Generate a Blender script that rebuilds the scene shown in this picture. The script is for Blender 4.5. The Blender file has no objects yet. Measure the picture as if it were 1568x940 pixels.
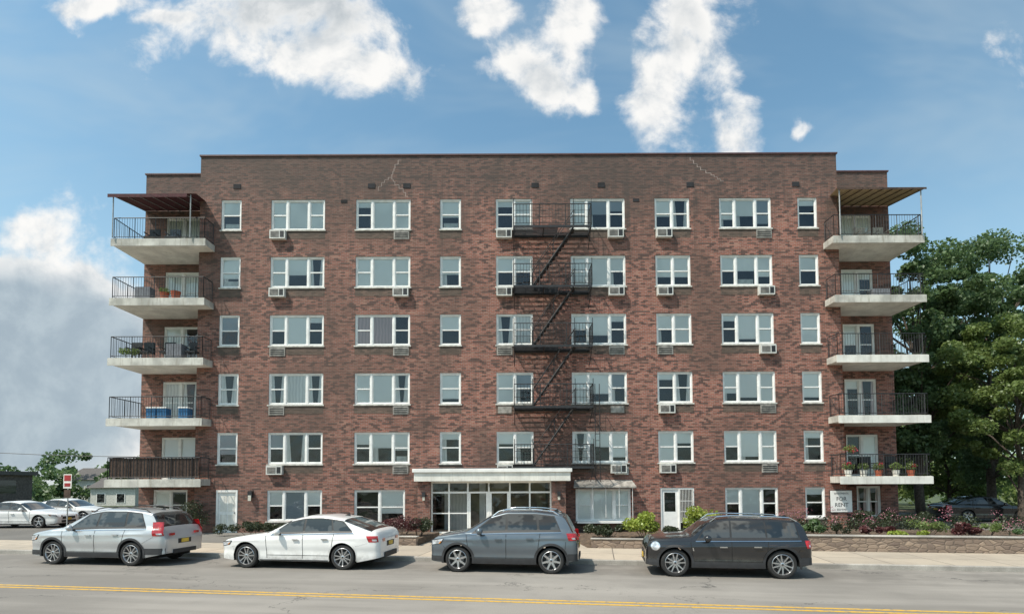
import bpy, math, random
import numpy as np
from mathutils import Vector, Matrix
random.seed(7); rng=np.random.default_rng(11)
scene=bpy.context.scene
scene.view_settings.view_transform='Standard'
scene.view_settings.look='None'
scene.view_settings.exposure=0

# ---------------------------------------------------------------- materials
class NT:
    def __init__(s,tree): s.t=tree; s.n=tree.nodes; s.l=tree.links
    def new(s,typ,**kw):
        n=s.n.new(typ)
        for k,v in kw.items(): setattr(n,k,v)
        return n
    def link(s,a,b): s.l.new(a,b)
    def val(s,sock,v):
        if isinstance(v,bpy.types.NodeSocket): s.l.new(v,sock)
        else: sock.default_value=v
    def math(s,op,a,b=None,c=None,clamp=False):
        n=s.n.new('ShaderNodeMath'); n.operation=op; n.use_clamp=clamp
        s.val(n.inputs[0],a)
        if b is not None: s.val(n.inputs[1],b)
        if c is not None: s.val(n.inputs[2],c)
        return n.outputs[0]
    def mix(s,f,a,b,blend='MIX'):
        n=s.n.new('ShaderNodeMix'); n.data_type='RGBA'; n.blend_type=blend; n.clamp_factor=True
        s.val(n.inputs[0],f)
        s.val(n.inputs[6],a if isinstance(a,bpy.types.NodeSocket) else (*a[:3],1))
        s.val(n.inputs[7],b if isinstance(b,bpy.types.NodeSocket) else (*b[:3],1))
        return n.outputs[2]
    def ramp(s,v,lo,hi,a=0.0,b=1.0,smooth=True):
        n=s.n.new('ShaderNodeMapRange'); n.interpolation_type='SMOOTHSTEP' if smooth else 'LINEAR'
        s.val(n.inputs[0],v); s.val(n.inputs[1],lo); s.val(n.inputs[2],hi); s.val(n.inputs[3],a); s.val(n.inputs[4],b)
        return n.outputs[0]
    def noise(s,vec,scale,detail=4,rough=.55,dist=0):
        n=s.n.new('ShaderNodeTexNoise'); s.link(vec,n.inputs['Vector'])
        n.inputs['Scale'].default_value=scale; n.inputs['Detail'].default_value=detail
        n.inputs['Roughness'].default_value=rough; n.inputs['Distortion'].default_value=dist
        return n.outputs['Fac']
    def mapped(s,vec,sc,loc=(0,0,0)):
        mp=s.n.new('ShaderNodeMapping'); mp.inputs['Scale'].default_value=sc; mp.inputs['Location'].default_value=loc; s.link(vec,mp.inputs[0]); return mp.outputs[0]
def newmat(name):
    m=bpy.data.materials.new(name); m.use_nodes=True
    nt=NT(m.node_tree); p=nt.n['Principled BSDF']
    return m,nt,p
def objco(nt): return nt.new('ShaderNodeTexCoord').outputs['Object']
def mat(name,col,rough=.6,metal=0,var=.15,scale=6,bump=0,coat=0,spec=.5,fine=0,streak=0):
    m,nt,p=newmat(name); co=objco(nt)
    f=nt.noise(co,scale,3)
    a=tuple(c*(1-var) for c in col); b=tuple(min(1,c*(1+var)) for c in col)
    c=nt.mix(nt.ramp(f,.3,.7),a,b)
    if fine:
        f2=nt.noise(co,scale*25,2)
        c=nt.mix(nt.ramp(f2,.3,.7,0,fine),c,tuple(x*.4 for x in col))
    if streak:
        st=nt.noise(nt.mapped(co,(5,5,.5)),1.5,4,.7)
        c=nt.mix(nt.ramp(st,.5,.72,0,streak),c,tuple(x*f_ for x,f_ in zip(col,(.45,.4,.33))))
    nt.link(c,p.inputs['Base Color'])
    p.inputs['Roughness'].default_value=rough; p.inputs['Metallic'].default_value=metal
    p.inputs['Coat Weight'].default_value=coat; p.inputs['Coat Roughness'].default_value=.03
    p.inputs['Specular IOR Level'].default_value=spec
    if bump:
        b_=nt.new('ShaderNodeBump'); b_.inputs['Strength'].default_value=bump; b_.inputs['Distance'].default_value=.02
        nt.link(nt.noise(co,scale*12,3),b_.inputs['Height']); nt.link(b_.outputs[0],p.inputs['Normal'])
    return m
def brick_mat(name,c1,c2,mortar,dark=0.0,weather=True):
    m,nt,p=newmat(name); co=objco(nt)
    sep=nt.new('ShaderNodeSeparateXYZ'); nt.link(co,sep.inputs[0])
    xy=nt.math('ADD',sep.outputs[0],sep.outputs[1])
    cmb=nt.new('ShaderNodeCombineXYZ'); nt.link(xy,cmb.inputs[0]); nt.link(sep.outputs[2],cmb.inputs[1])
    br=nt.new('ShaderNodeTexBrick'); nt.link(cmb.outputs[0],br.inputs['Vector'])
    br.inputs['Scale'].default_value=1; br.inputs['Brick Width'].default_value=.215
    br.inputs['Row Height'].default_value=.075; br.inputs['Mortar Size'].default_value=.008
    br.inputs['Mortar Smooth'].default_value=.2; br.inputs['Bias'].default_value=-.1
    br.inputs['Color1'].default_value=(*c1,1); br.inputs['Color2'].default_value=(*c2,1)
    br.inputs['Mortar'].default_value=(*mortar,1)
    wn=nt.new('ShaderNodeTexWhiteNoise'); wn.noise_dimensions='2D'
    row=nt.math('FLOOR',nt.math('DIVIDE',sep.outputs[2],.075))
    off=nt.math('MULTIPLY',nt.math('MODULO',row,2.0),.5)
    colm=nt.math('FLOOR',nt.math('ADD',nt.math('DIVIDE',xy,.215),off))
    c2_=nt.new('ShaderNodeCombineXYZ'); nt.link(colm,c2_.inputs[0]); nt.link(row,c2_.inputs[1]); nt.link(c2_.outputs[0],wn.inputs['Vector'])
    W=wn.outputs['Value']
    hd=nt.math('LESS_THAN',nt.math('MODULO',nt.math('ADD',row,600.0),6.0),.5)
    c=br.outputs['Color']
    c=nt.mix(nt.math('MULTIPLY',hd,.40),c,(.085,.05,.042))
    c=nt.mix(nt.ramp(W,.72,.78,0,.8),c,(.060,.040,.036))
    c=nt.mix(nt.ramp(W,.16,.08,0,.55),c,(.42,.24,.18))
    big=nt.noise(co,.20,5,.62,.5)
    blot=nt.noise(nt.mapped(co,(1,1,1.35)),1.15,7,.78)
    c=nt.mix(nt.ramp(big,.40,.62,0,.62 if weather else .2),c,(.100,.066,.053))
    c=nt.mix(nt.ramp(blot,.48,.70,0,.42),c,(.078,.052,.044))
    c=nt.mix(nt.ramp(blot,.46,.25,0,.25),c,(.36,.21,.16))
    st=nt.noise(nt.mapped(co,(1.7,1.7,.10)),1.5,4,.7)
    c=nt.mix(nt.ramp(st,.50,.72,0,.5),c,(.07,.052,.044))
    if weather:
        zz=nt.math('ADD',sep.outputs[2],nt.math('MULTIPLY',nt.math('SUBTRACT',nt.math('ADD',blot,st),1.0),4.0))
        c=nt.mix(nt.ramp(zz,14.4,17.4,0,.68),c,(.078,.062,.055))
        xx=nt.math('ADD',sep.outputs[0],nt.math('MULTIPLY',nt.math('SUBTRACT',big,.5),14.0))
        c=nt.mix(nt.ramp(xx,-2.0,-13.0,0,.22),c,(.11,.08,.065))
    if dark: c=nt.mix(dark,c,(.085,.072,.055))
    nt.link(c,p.inputs['Base Color']); p.inputs['Roughness'].default_value=.85
    bm=nt.new('ShaderNodeBump'); bm.inputs['Strength'].default_value=.6; bm.inputs['Distance'].default_value=.012
    nt.link(nt.math('SUBTRACT',W,nt.math('MULTIPLY',br.outputs['Fac'],2.0)),bm.inputs['Height']); nt.link(bm.outputs[0],p.inputs['Normal'])
    return m

M={}
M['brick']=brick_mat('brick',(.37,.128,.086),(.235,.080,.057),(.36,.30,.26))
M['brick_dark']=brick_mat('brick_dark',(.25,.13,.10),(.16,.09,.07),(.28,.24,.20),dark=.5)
M['white']=mat('white_paint',(.82,.81,.78),.5,var=.08,scale=3)
M['sill']=mat('sill_stone',(.55,.53,.48),.8,var=.25)
M['crack']=mat('crack_mortar',(.36,.29,.26),.9,var=.3)
M['kerb']=mat('kerb_stone',(.36,.335,.30),.9,var=.3,scale=1.2,fine=.3)
M['concrete']=mat('balcony_concrete',(.52,.50,.45),.85,var=.25,scale=1.6,bump=.2,streak=.6)
M['fascia']=mat('painted_fascia',(.74,.72,.66),.7,var=.14,scale=1.5,streak=.35)
M['iron']=mat('black_iron',(.024,.024,.026),.55,var=.3)
M['pipe']=mat('grey_pipe',(.35,.35,.34),.45,metal=.4)
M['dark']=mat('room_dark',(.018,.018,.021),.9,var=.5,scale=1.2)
M['lobby']=mat('lobby_interior',(.30,.24,.15),.8,var=.5,scale=1.0)
M['coping']=mat('coping_metal',(.10,.05,.05),.5)
M['roof']=mat('roof_felt',(.08,.08,.08),.9)
M['ac_metal']=mat('ac_metal',(.30,.275,.245),.6,var=.35,scale=4)
M['ac_white']=mat('ac_white',(.62,.61,.57),.5,var=.15)
M['black']=mat('black_plastic',(.02,.02,.021),.5)
M['steel']=mat('steel',(.5,.5,.5),.35,metal=.8)
M['wood']=mat('dark_wood_screen',(.07,.042,.03),.8,var=.4,scale=8)
M['redfab']=mat('maroon_awning',(.065,.014,.018),.8,var=.3)
M['signred']=mat('sign_red',(.33,.03,.03),.6)
M['tanfab']=mat('tan_awning',(.40,.30,.17),.7,var=.15)
M['lampglass']=mat('lamp_glass',(.6,.58,.5),.3)
def blindmat(name,col,kind):
    m,nt,p=newmat(name); co=objco(nt)
    w=nt.new('ShaderNodeTexWave'); w.bands_direction='Z' if kind=='h' else 'X'
    w.inputs['Scale'].default_value=6 if kind=='h' else 2.0; w.inputs['Distortion'].default_value=.3 if kind=='h' else 3
    w.inputs['Detail'].default_value=1
    nt.link(co,w.inputs['Vector'])
    n=nt.noise(co,.5,1)
    c=nt.mix(nt.math('MULTIPLY',w.outputs['Fac'],.12 if kind=='h' else .5),col,tuple(x*.6 for x in col))
    c=nt.mix(nt.ramp(n,.48,.60,0,.28),c,tuple(x*.65 for x in col))
    nt.link(c,p.inputs['Base Color']); p.inputs['Roughness'].default_value=.8
    return m
M['blind']=blindmat('white_blind',(.93,.92,.88),'h')
M['blind2']=blindmat('grey_blind',(.40,.43,.46),'h')
M['curtain']=blindmat('pale_curtain',(.90,.87,.83),'v')
M['curtain2']=blindmat('pinkish_curtain',(.68,.52,.50),'v')
def glassmat():
    m=bpy.data.materials.new('window_glass'); m.use_nodes=True; nt=NT(m.node_tree)
    nt.n.clear(); out=nt.new('ShaderNodeOutputMaterial')
    tr=nt.new('ShaderNodeBsdfTransparent'); tr.inputs[0].default_value=(.96,.98,.98,1)
    gl=nt.new('ShaderNodeBsdfGlossy'); gl.inputs['Roughness'].default_value=.03; gl.inputs['Color'].default_value=(.95,.97,1,1)
    fr=nt.new('ShaderNodeFresnel'); fr.inputs[0].default_value=1.5
    bm=nt.new('ShaderNodeBump'); bm.inputs['Strength'].default_value=.3; bm.inputs['Distance'].default_value=.1
    co=objco(nt); nt.link(nt.noise(co,1.0,2),bm.inputs['Height']); nt.link(bm.outputs[0],gl.inputs['Normal'])
    mx=nt.new('ShaderNodeMixShader'); nt.link(nt.math('ADD',nt.math('MULTIPLY',fr.outputs[0],1.4),.01,clamp=True),mx.inputs[0])
    nt.link(tr.outputs[0],mx.inputs[1]); nt.link(gl.outputs[0],mx.inputs[2]); nt.link(mx.outputs[0],out.inputs[0])
    return m
M['glass']=glassmat()
def leafmat(name,c1,c2,trans=.3):
    m=bpy.data.materials.new(name); m.use_nodes=True; nt=NT(m.node_tree); nt.n.clear()
    out=nt.new('ShaderNodeOutputMaterial'); g=nt.new('ShaderNodeNewGeometry')
    co=objco(nt); f=nt.noise(co,.55,2)
    c=nt.mix(g.outputs['Random Per Island'],c1,c2)
    c=nt.mix(nt.ramp(f,.4,.62,0,.45),c,tuple(x*.55 for x in c1))
    d=nt.new('ShaderNodeBsdfDiffuse'); nt.link(c,d.inputs['Color'])
    gg=nt.new('ShaderNodeBsdfGlossy'); gg.inputs['Roughness'].default_value=.45; gg.inputs['Color'].default_value=(.9,.95,.9,1)
    t=nt.new('ShaderNodeBsdfTranslucent'); nt.link(nt.mix(.4,c,tuple(x*1.7 for x in c2)),t.inputs[0])
    m1=nt.new('ShaderNodeMixShader'); m1.inputs[0].default_value=.05; nt.link(d.outputs[0],m1.inputs[1]); nt.link(gg.outputs[0],m1.inputs[2])
    mx=nt.new('ShaderNodeMixShader'); mx.inputs[0].default_value=trans
    nt.link(m1.outputs[0],mx.inputs[1]); nt.link(t.outputs[0],mx.inputs[2]); nt.link(mx.outputs[0],out.inputs[0])
    return m
M['leaf']=leafmat('tree_leaves',(.070,.125,.050),(.14,.21,.085),.38)
M['leaf2']=leafmat('light_leaves',(.12,.18,.045),(.21,.27,.09),.38)
M['leafd']=leafmat('dark_hedge',(.026,.038,.02),(.065,.078,.036))
M['leafy']=leafmat('lime_leaves',(.22,.30,.04),(.36,.40,.08))
M['leafr']=leafmat('barberry_leaves',(.085,.028,.03),(.14,.05,.05))
M['flower']=leafmat('pink_flowers',(.42,.14,.20),(.55,.25,.30))
M['flowerr']=leafmat('red_flowers',(.5,.02,.04),(.7,.1,.15))
M['bark']=mat('bark',(.09,.07,.055),.9,var=.4,scale=10,bump=.5)

def asphalt(name,base,lines=True):
    m,nt,p=newmat(name); co=objco(nt)
    big=nt.noise(co,.13,3,.6,.5); mid=nt.noise(co,1.1,5,.65); fi=nt.noise(co,55,2,.7)
    c=nt.mix(nt.ramp(big,.35,.65),tuple(x*.80 for x in base),tuple(x*1.15 for x in base))
    c=nt.mix(nt.ramp(mid,.45,.75,0,.3),c,tuple(x*.6 for x in base))
    c=nt.mix(nt.ramp(fi,.35,.7,0,.4),c,tuple(x*.5 for x in base))
    if lines:
        st=nt.noise(nt.mapped(co,(.12,1.1,1)),.9,3); c=nt.mix(nt.ramp(st,.47,.66,0,.35),c,tuple(x*1.4 for x in base))
        st=nt.noise(nt.mapped(co,(.10,.9,1),(5,3,0)),.9,3); c=nt.mix(nt.ramp(st,.50,.66,0,.45),c,tuple(x*.6 for x in base))
        # darker oil-stained parking lane next to the kerb
        sep=nt.new('ShaderNodeSeparateXYZ'); nt.link(co,sep.inputs[0])
        oil=nt.math('MULTIPLY',nt.ramp(sep.outputs[1],-2.6,-1.6),nt.ramp(nt.noise(co,.7,4,.7),.35,.65,.1,.55))
        c=nt.mix(oil,c,tuple(x*.5 for x in base))
        dn=nt.new('ShaderNodeTexNoise'); dn.inputs['Scale'].default_value=.9; dn.inputs['Detail'].default_value=6; dn.inputs['Roughness'].default_value=.65; nt.link(co,dn.inputs['Vector'])
        ad=nt.new('ShaderNodeVectorMath',operation='MULTIPLY_ADD'); nt.link(dn.outputs['Color'],ad.inputs[0]); ad.inputs[1].default_value=(3.2,3.2,0); nt.link(co,ad.inputs[2])
        v=nt.new('ShaderNodeTexVoronoi'); v.feature='DISTANCE_TO_EDGE'; v.inputs['Scale'].default_value=1; nt.link(nt.mapped(ad.outputs[0],(.10,.17,1)),v.inputs['Vector'])
        msk=nt.math('MULTIPLY',nt.ramp(v.outputs['Distance'],.0012,.0045,1,0),nt.ramp(mid,.40,.56,.1,.8))
        c=nt.mix(msk,c,(.07,.067,.062))
    nt.link(c,p.inputs['Base Color']); p.inputs['Roughness'].default_value=.9; p.inputs['Specular IOR Level'].default_value=.3
    return m
M['asphalt']=asphalt('road_asphalt',(.262,.240,.215))
M['lot']=asphalt('lot_asphalt',(.18,.168,.152),False)
def yellowmat():
    m,nt,p=newmat('worn_yellow_paint'); co=objco(nt)
    f=nt.noise(co,9,5,.75); c=nt.mix(nt.ramp(f,.46,.64),(.62,.36,.04),(.28,.22,.14)); nt.link(c,p.inputs['Base Color']); p.inputs['Roughness'].default_value=.8
    return m
M['yellow']=yellowmat()
def walkmat():
    m,nt,p=newmat('sidewalk_concrete'); co=objco(nt)
    br=nt.new('ShaderNodeTexBrick'); nt.link(co,br.inputs['Vector']); br.offset=0
    br.inputs['Scale'].default_value=1; br.inputs['Brick Width'].default_value=1.5; br.inputs['Row Height'].default_value=1.5
    br.inputs['Mortar Size'].default_value=.016
    br.inputs['Color1'].default_value=(.48,.40,.31,1); br.inputs['Color2'].default_value=(.38,.325,.26,1); br.inputs['Mortar'].default_value=(.12,.10,.085,1)
    c=nt.mix(nt.ramp(nt.noise(co,.8,5,.65),.42,.72,0,.5),br.outputs[0],(.25,.21,.17))
    c=nt.mix(nt.ramp(nt.noise(co,40,2),.4,.75,0,.3),c,(.2,.18,.15))
    nt.link(c,p.inputs['Base Color']); p.inputs['Roughness'].default_value=.9
    return m
M['walk']=walkmat()
def stonemat():
    m,nt,p=newmat('field_stone'); co=objco(nt)
    vec=nt.mapped(co,(3.8,3.8,8.5))
    v=nt.new('ShaderNodeTexVoronoi'); nt.link(vec,v.inputs['Vector']); v.inputs['Scale'].default_value=1
    e=nt.new('ShaderNodeTexVoronoi'); e.feature='DISTANCE_TO_EDGE'; nt.link(vec,e.inputs['Vector']); e.inputs['Scale'].default_value=1
    s=nt.new('ShaderNodeSeparateColor'); nt.link(v.outputs['Color'],s.inputs[0])
    c=nt.mix(s.outputs[0],(.17,.125,.10),(.32,.24,.18)); c=nt.mix(nt.ramp(e.outputs[0],.01,.06,.6,0),c,(.10,.08,.065))
    c=nt.mix(nt.ramp(nt.noise(co,3,4,.7),.45,.7,0,.4),c,(.12,.095,.075))
    nt.link(c,p.inputs['Base Color']); p.inputs['Roughness'].default_value=.9
    b=nt.new('ShaderNodeBump'); b.inputs['Strength'].default_value=.5; b.inputs['Distance'].default_value=.03
    nt.link(nt.ramp(e.outputs[0],0,.15),b.inputs['Height']); nt.link(b.outputs[0],p.inputs['Normal'])
    return m
M['stone']=stonemat()
M['grass']=mat('grass_ground',(.07,.09,.035),.95,var=.45,scale=.6,fine=.5)
M['soil']=mat('mulch',(.11,.075,.05),.95,var=.5,scale=8,bump=.5)

# ---------------------------------------------------------------- mesh helper
def link(o,parent=None):
    scene.collection.objects.link(o)
    if parent: o.parent=parent
    return o
def empty(name,loc=(0,0,0),rot=0):
    e=bpy.data.objects.new(name,None); e.empty_display_size=.3; e.location=loc; e.rotation_euler=(0,0,rot); scene.collection.objects.link(e); return e
class MB:
    def __init__(s): s.v=[]; s.f=[]; s.m=[]; s.mats=[]
    def mi(s,k):
        if k not in s.mats: s.mats.append(k)
        return s.mats.index(k)
    def quad(s,a,b,c,d,k):
        n=len(s.v); s.v+= [a,b,c,d]; s.f.append((n,n+1,n+2,n+3)); s.m.append(s.mi(k))
    def poly(s,pts,k):
        n=len(s.v); s.v+=list(pts); s.f.append(tuple(range(n,n+len(pts)))); s.m.append(s.mi(k))
    def box(s,x0,x1,y0,y1,z0,z1,k):
        n=len(s.v)
        s.v+=[(x0,y0,z0),(x1,y0,z0),(x1,y1,z0),(x0,y1,z0),(x0,y0,z1),(x1,y0,z1),(x1,y1,z1),(x0,y1,z1)]
        for f in [(0,3,2,1),(4,5,6,7),(0,1,5,4),(1,2,6,5),(2,3,7,6),(3,0,4,7)]:
            s.f.append(tuple(n+i for i in f)); s.m.append(s.mi(k))
    def bar(s,p,q,r,k,n=6,r2=None):
        p=Vector(p); q=Vector(q); r2=r if r2 is None else r2; d=(q-p)
        if d.length<1e-6: return
        d.normalize(); u=d.orthogonal().normalized(); w=d.cross(u); b=len(s.v)
        for c,rr in((p,r),(q,r2)):
            for i in range(n):
                a=2*math.pi*(i+.5)/n; s.v.append(tuple(c+(u*math.cos(a)+w*math.sin(a))*rr))
        for i in range(n):
            j=(i+1)%n; s.f.append((b+i,b+j,b+n+j,b+n+i)); s.m.append(s.mi(k))
        s.f.append(tuple(b+i for i in reversed(range(n)))); s.m.append(s.mi(k))
        s.f.append(tuple(b+n+i for i in range(n))); s.m.append(s.mi(k))
    def lathe(s,c,axis,prof,k,n=32):
        b=len(s.v)
        for r,o in prof:
            for i in range(n):
                a=2*math.pi*i/n
                if axis=='y': s.v.append((c[0]+r*math.cos(a),c[1]+o,c[2]+r*math.sin(a)))
                else: s.v.append((c[0]+r*math.cos(a),c[1]+r*math.sin(a),c[2]+o))
        for j in range(len(prof)-1):
            for i in range(n):
                i2=(i+1)%n; s.f.append((b+j*n+i,b+j*n+i2,b+(j+1)*n+i2,b+(j+1)*n+i)); s.m.append(s.mi(k))
    def obj(s,name,parent=None,smooth=None,bevel=0):
        me=bpy.data.meshes.new(name); me.from_pydata(s.v,[],s.f)
        for k in s.mats: me.materials.append(M[k])
        me.polygons.foreach_set('material_index',s.m)
        if smooth is not None:
            me.polygons.foreach_set('use_smooth',[True]*len(me.polygons))
            me.set_sharp_from_angle(angle=math.radians(smooth))
        me.update(); o=bpy.data.objects.new(name,me); link(o,parent)
        if bevel:
            b=o.modifiers.new('bevel','BEVEL'); b.width=bevel; b.segments=2; b.limit_method='ANGLE'
        return o
def leaves(name,pts,size,m,parent=None,aspect=.7):
    pts=np.asarray(pts,float); N=len(pts)
    a=rng.normal(size=(N,3)); a/=np.linalg.norm(a,axis=1)[:,None]
    b=rng.normal(size=(N,3)); b-= (b*a).sum(1)[:,None]*a; b/=np.linalg.norm(b,axis=1)[:,None]
    s=size*(.6+.8*rng.random(N))[:,None]
    a=a*s*.5; b=b*s*.5*aspect
    V=np.stack([pts-a,pts-b,pts+a,pts+b],1).reshape(-1,3)
    me=bpy.data.meshes.new(name); me.vertices.add(4*N); me.vertices.foreach_set('co',V.ravel())
    me.loops.add(4*N); me.loops.foreach_set('vertex_index',np.arange(4*N))
    me.polygons.add(N); me.polygons.foreach_set('loop_start',np.arange(N)*4)
    me.update(calc_edges=True); me.materials.append(M[m]); o=bpy.data.objects.new(name,me); link(o,parent); return o
def clumps(cent,rad,n):
    out=[]
    for c,r in zip(cent,rad):
        d=rng.normal(size=(n,3)); d/=np.linalg.norm(d,axis=1)[:,None]
        rr=(rng.random(n)**.45)[:,None]*r; out.append(np.array(c)+d*rr*np.array([1,1,.7]))
    return np.concatenate(out)

# ---------------------------------------------------------------- camera
cam=bpy.data.cameras.new('camera'); co=bpy.data.objects.new('camera',cam); scene.collection.objects.link(co)
cam.sensor_width=36; cam.lens=19.52; cam.shift_y=.1475; cam.clip_end=3000; cam.clip_start=.1
co.location=(0,0,2.4); co.rotation_euler=(math.radians(92.5),math.radians(.25),0); scene.camera=co

# ---------------------------------------------------------------- sun & sky
SUN_EL=math.radians(56); sx,sy=-.76,-.50
az=math.atan2(sx,sy)
sd=Vector((math.sin(az)*math.cos(SUN_EL),math.cos(az)*math.cos(SUN_EL),math.sin(SUN_EL)))
sun=bpy.data.lights.new('sun','SUN'); sun.energy=5.0; sun.angle=math.radians(.5); sun.color=(1,.925,.82)
so=bpy.data.objects.new('sun',sun); scene.collection.objects.link(so); so.rotation_euler=(-sd).to_track_quat('-Z','Y').to_euler()
w=bpy.data.worlds.new('World'); scene.world=w; w.use_nodes=True; nt=NT(w.node_tree); nt.n.clear()
out=nt.new('ShaderNodeOutputWorld'); bg=nt.new('ShaderNodeBackground'); nt.link(bg.outputs[0],out.inputs[0]); bg.inputs[1].default_value=.145
sky=nt.new('ShaderNodeTexSky'); sky.sky_type='NISHITA'; sky.sun_disc=False; sky.sun_elevation=SUN_EL; sky.sun_rotation=az%(2*math.pi)
sky.air_density=1.0; sky.dust_density=1.6; sky.ozone_density=1.3
tc=nt.new('ShaderNodeTexCoord'); sp=nt.new('ShaderNodeSeparateXYZ'); nt.link(tc.outputs['Generated'],sp.inputs[0])
dy=nt.math('MAXIMUM',nt.math('ABSOLUTE',sp.outputs[1]),.08)
u=nt.math('DIVIDE',sp.outputs[0],dy); v=nt.math('DIVIDE',sp.outputs[2],dy)
uv=nt.new('ShaderNodeCombineXYZ'); nt.link(u,uv.inputs[0]); nt.link(v,uv.inputs[1]); UV=uv.outputs[0]
wn=nt.new('ShaderNodeTexNoise'); wn.inputs['Scale'].default_value=6; wn.inputs['Detail'].default_value=3; nt.link(UV,wn.inputs['Vector'])
wv=nt.new('ShaderNodeVectorMath',operation='MULTIPLY_ADD'); nt.link(wn.outputs['Color'],wv.inputs[0]); wv.inputs[1].default_value=(.12,.12,0)
sh=nt.new('ShaderNodeVectorMath',operation='ADD'); nt.link(UV,sh.inputs[0]); sh.inputs[1].default_value=(-.06,-.06,0); nt.link(sh.outputs[0],wv.inputs[2])
P=wv.outputs[0]
def ell(cu,cv,ru,rv,k):
    ma=nt.new('ShaderNodeVectorMath',operation='MULTIPLY_ADD'); nt.link(P,ma.inputs[0]); ma.inputs[1].default_value=(1/ru,1/rv,0); ma.inputs[2].default_value=(-cu/ru,-cv/rv,0)
    ln=nt.new('ShaderNodeVectorMath',operation='LENGTH'); nt.link(ma.outputs[0],ln.inputs[0])
    return nt.math('SUBTRACT',k,ln.outputs['Value'])
CL=[(-.43,.885,.22,.095),(-.26,.775,.08,.05),(-.36,.80,.12,.065),(-.77,.90,.09,.03),(-.63,.86,.08,.028),
(-.04,.88,.045,.045),(.045,.75,.08,.075),(.12,.85,.06,.075),(.145,.72,.03,.04),
(.34,.85,.08,.09),(.275,.735,.06,.10),(.40,.69,.045,.075),(.543,.64,.03,.022),
(-.89,.47,.09,.055),(-.83,.35,.17,.12),(-.88,.20,.30,.17),(-.75,.06,.35,.045),
(1.3,.75,.25,.12),(-1.4,.7,.25,.15)]
acc=None
for e_ in CL:
    d=ell(*e_,1.3)
    if acc is None: acc=d
    else:
        m_=nt.new('ShaderNodeMath'); m_.operation='SMOOTH_MAX'; nt.link(acc,m_.inputs[0]); nt.link(d,m_.inputs[1]); m_.inputs[2].default_value=.35; acc=m_.outputs[0]
core=nt.ramp(ell(-.92,.20,.34,.24,1.0),-.02,.32)     # solid grey-blue heart of the low cumulus bank
acc=nt.math('MINIMUM',nt.math('MAXIMUM',acc,-1.2),.85)
fb=nt.noise(UV,8,7,.60,.2)
fs=nt.noise(nt.mapped(UV,(1,1,1),(.018,-.024,0)),8,5,.60,.2)
dens=nt.math('ADD',nt.math('ADD',acc,nt.math('MULTIPLY',nt.math('SUBTRACT',fb,.48),3.5)),core)
alpha=nt.ramp(dens,.05,.95)
lit=nt.math('SUBTRACT',fb,fs)
shade=nt.ramp(nt.math('SUBTRACT',nt.math('MULTIPLY',nt.math('SUBTRACT',dens,.6),.09),lit),-.06,.24)
g1=nt.ramp(ell(-.43,.885,.18,.08,1.0),-.15,.5); g3=nt.ramp(ell(.33,.86,.05,.06,1.0),-.3,.6,0,.4); g4=nt.ramp(ell(.06,.75,.05,.05,1.0),-.3,.6,0,.3)
G=nt.math('MAXIMUM',nt.math('MAXIMUM',g1,g3),g4)
G=nt.math('MULTIPLY',G,nt.ramp(dens,.5,1.3))
cc=nt.mix(shade,(6.9,6.8,6.6),(4.5,4.8,5.05))
cc=nt.mix(nt.math('MULTIPLY',G,.85),cc,nt.mix(shade,(3.6,3.95,4.2),(2.5,2.9,3.2)))
cc=nt.mix(nt.math('MULTIPLY',core,.93),cc,nt.mix(shade,(3.1,3.75,4.2),(2.5,3.1,3.6)))
skc=nt.mix(1.0,sky.outputs[0],(1.16,1.47,1.33),'MULTIPLY')
hz=nt.ramp(sp.outputs[2],.0,.58,.46,0)
skc=nt.mix(hz,skc,(4.3,5.1,5.4))
ci=nt.noise(nt.mapped(UV,(1.0,2.2,1)),1.6,4,.6,.4)
skc=nt.mix(nt.ramp(ci,.42,.75,0,.35),skc,(4.1,4.8,5.1))
col=nt.mix(nt.math('MULTIPLY',alpha,.97),skc,cc)
nt.link(col,bg.inputs[0])

# ---------------------------------------------------------------- ground, road
AL=math.radians(8.9); D=Vector((math.cos(AL),-math.sin(AL),0)); Nn=Vector((math.sin(AL),math.cos(AL),0)); O=Vector((0,16.7,0))
def R(s,t,z=0): return O+D*s+Nn*t+Vector((0,0,z))
g=MB(); g.quad((-900,-300,-.03),(900,-300,-.03),(900,1500,-.03),(-900,1500,-.03),'grass'); g.obj('ground')
road=empty('road',O,-AL)
b=MB(); b.quad((-200,-13,0),(200,-13,0),(200,0,0),(-200,0,0),'asphalt'); b.obj('asphalt_surface',road)
b=MB(); 
b.quad((-200,-5.16,.004),(200,-5.16,.004),(200,-5.05,.004),(-200,-5.05,.004),'yellow')
b.quad((-200,-5.40,.004),(200,-5.40,.004),(200,-5.29,.004),(-200,-5.29,.004),'yellow'); b.obj('yellow_centre_line',road)
pav=empty('sidewalk',O,-AL)
b=MB(); b.box(-200,200,0,.15,-.02,.135,'kerb'); b.obj('kerb',pav,bevel=.02)
b=MB(); b.box(-200,200,.152,3.0,-.02,.13,'walk'); b.obj('paving',pav)
b=MB(); b.box(-200,200,-16,-13,-.02,.13,'walk'); b.obj('near_paving',pav)
b=MB(); p=[R(-11.5,3.002,.09),R(60,3.002,.09)]; b.poly([p[0],p[1],(60,45,.09),(-13,45,.09)],'soil'); b.obj('planting_ground')
b=MB(); b.poly([R(-80,3.002,.1),R(-11.52,3.002,.1),(-13.02,45,.1),(-80,45,.1)],'lot'); b.obj('side_lot')
b=MB(); b.poly([R(-3.9,3.003,.115),R(2.2,3.003,.115),(2.0,26.2,.115),(-4.0,26.2,.115)],'walk'); b.obj('entrance_path')
b=MB(); b.poly([(19.9,22,.12),(70,19,.12),(70,40,.12),(19.9,40,.12)],'lot'); b.obj('car_park')

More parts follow.
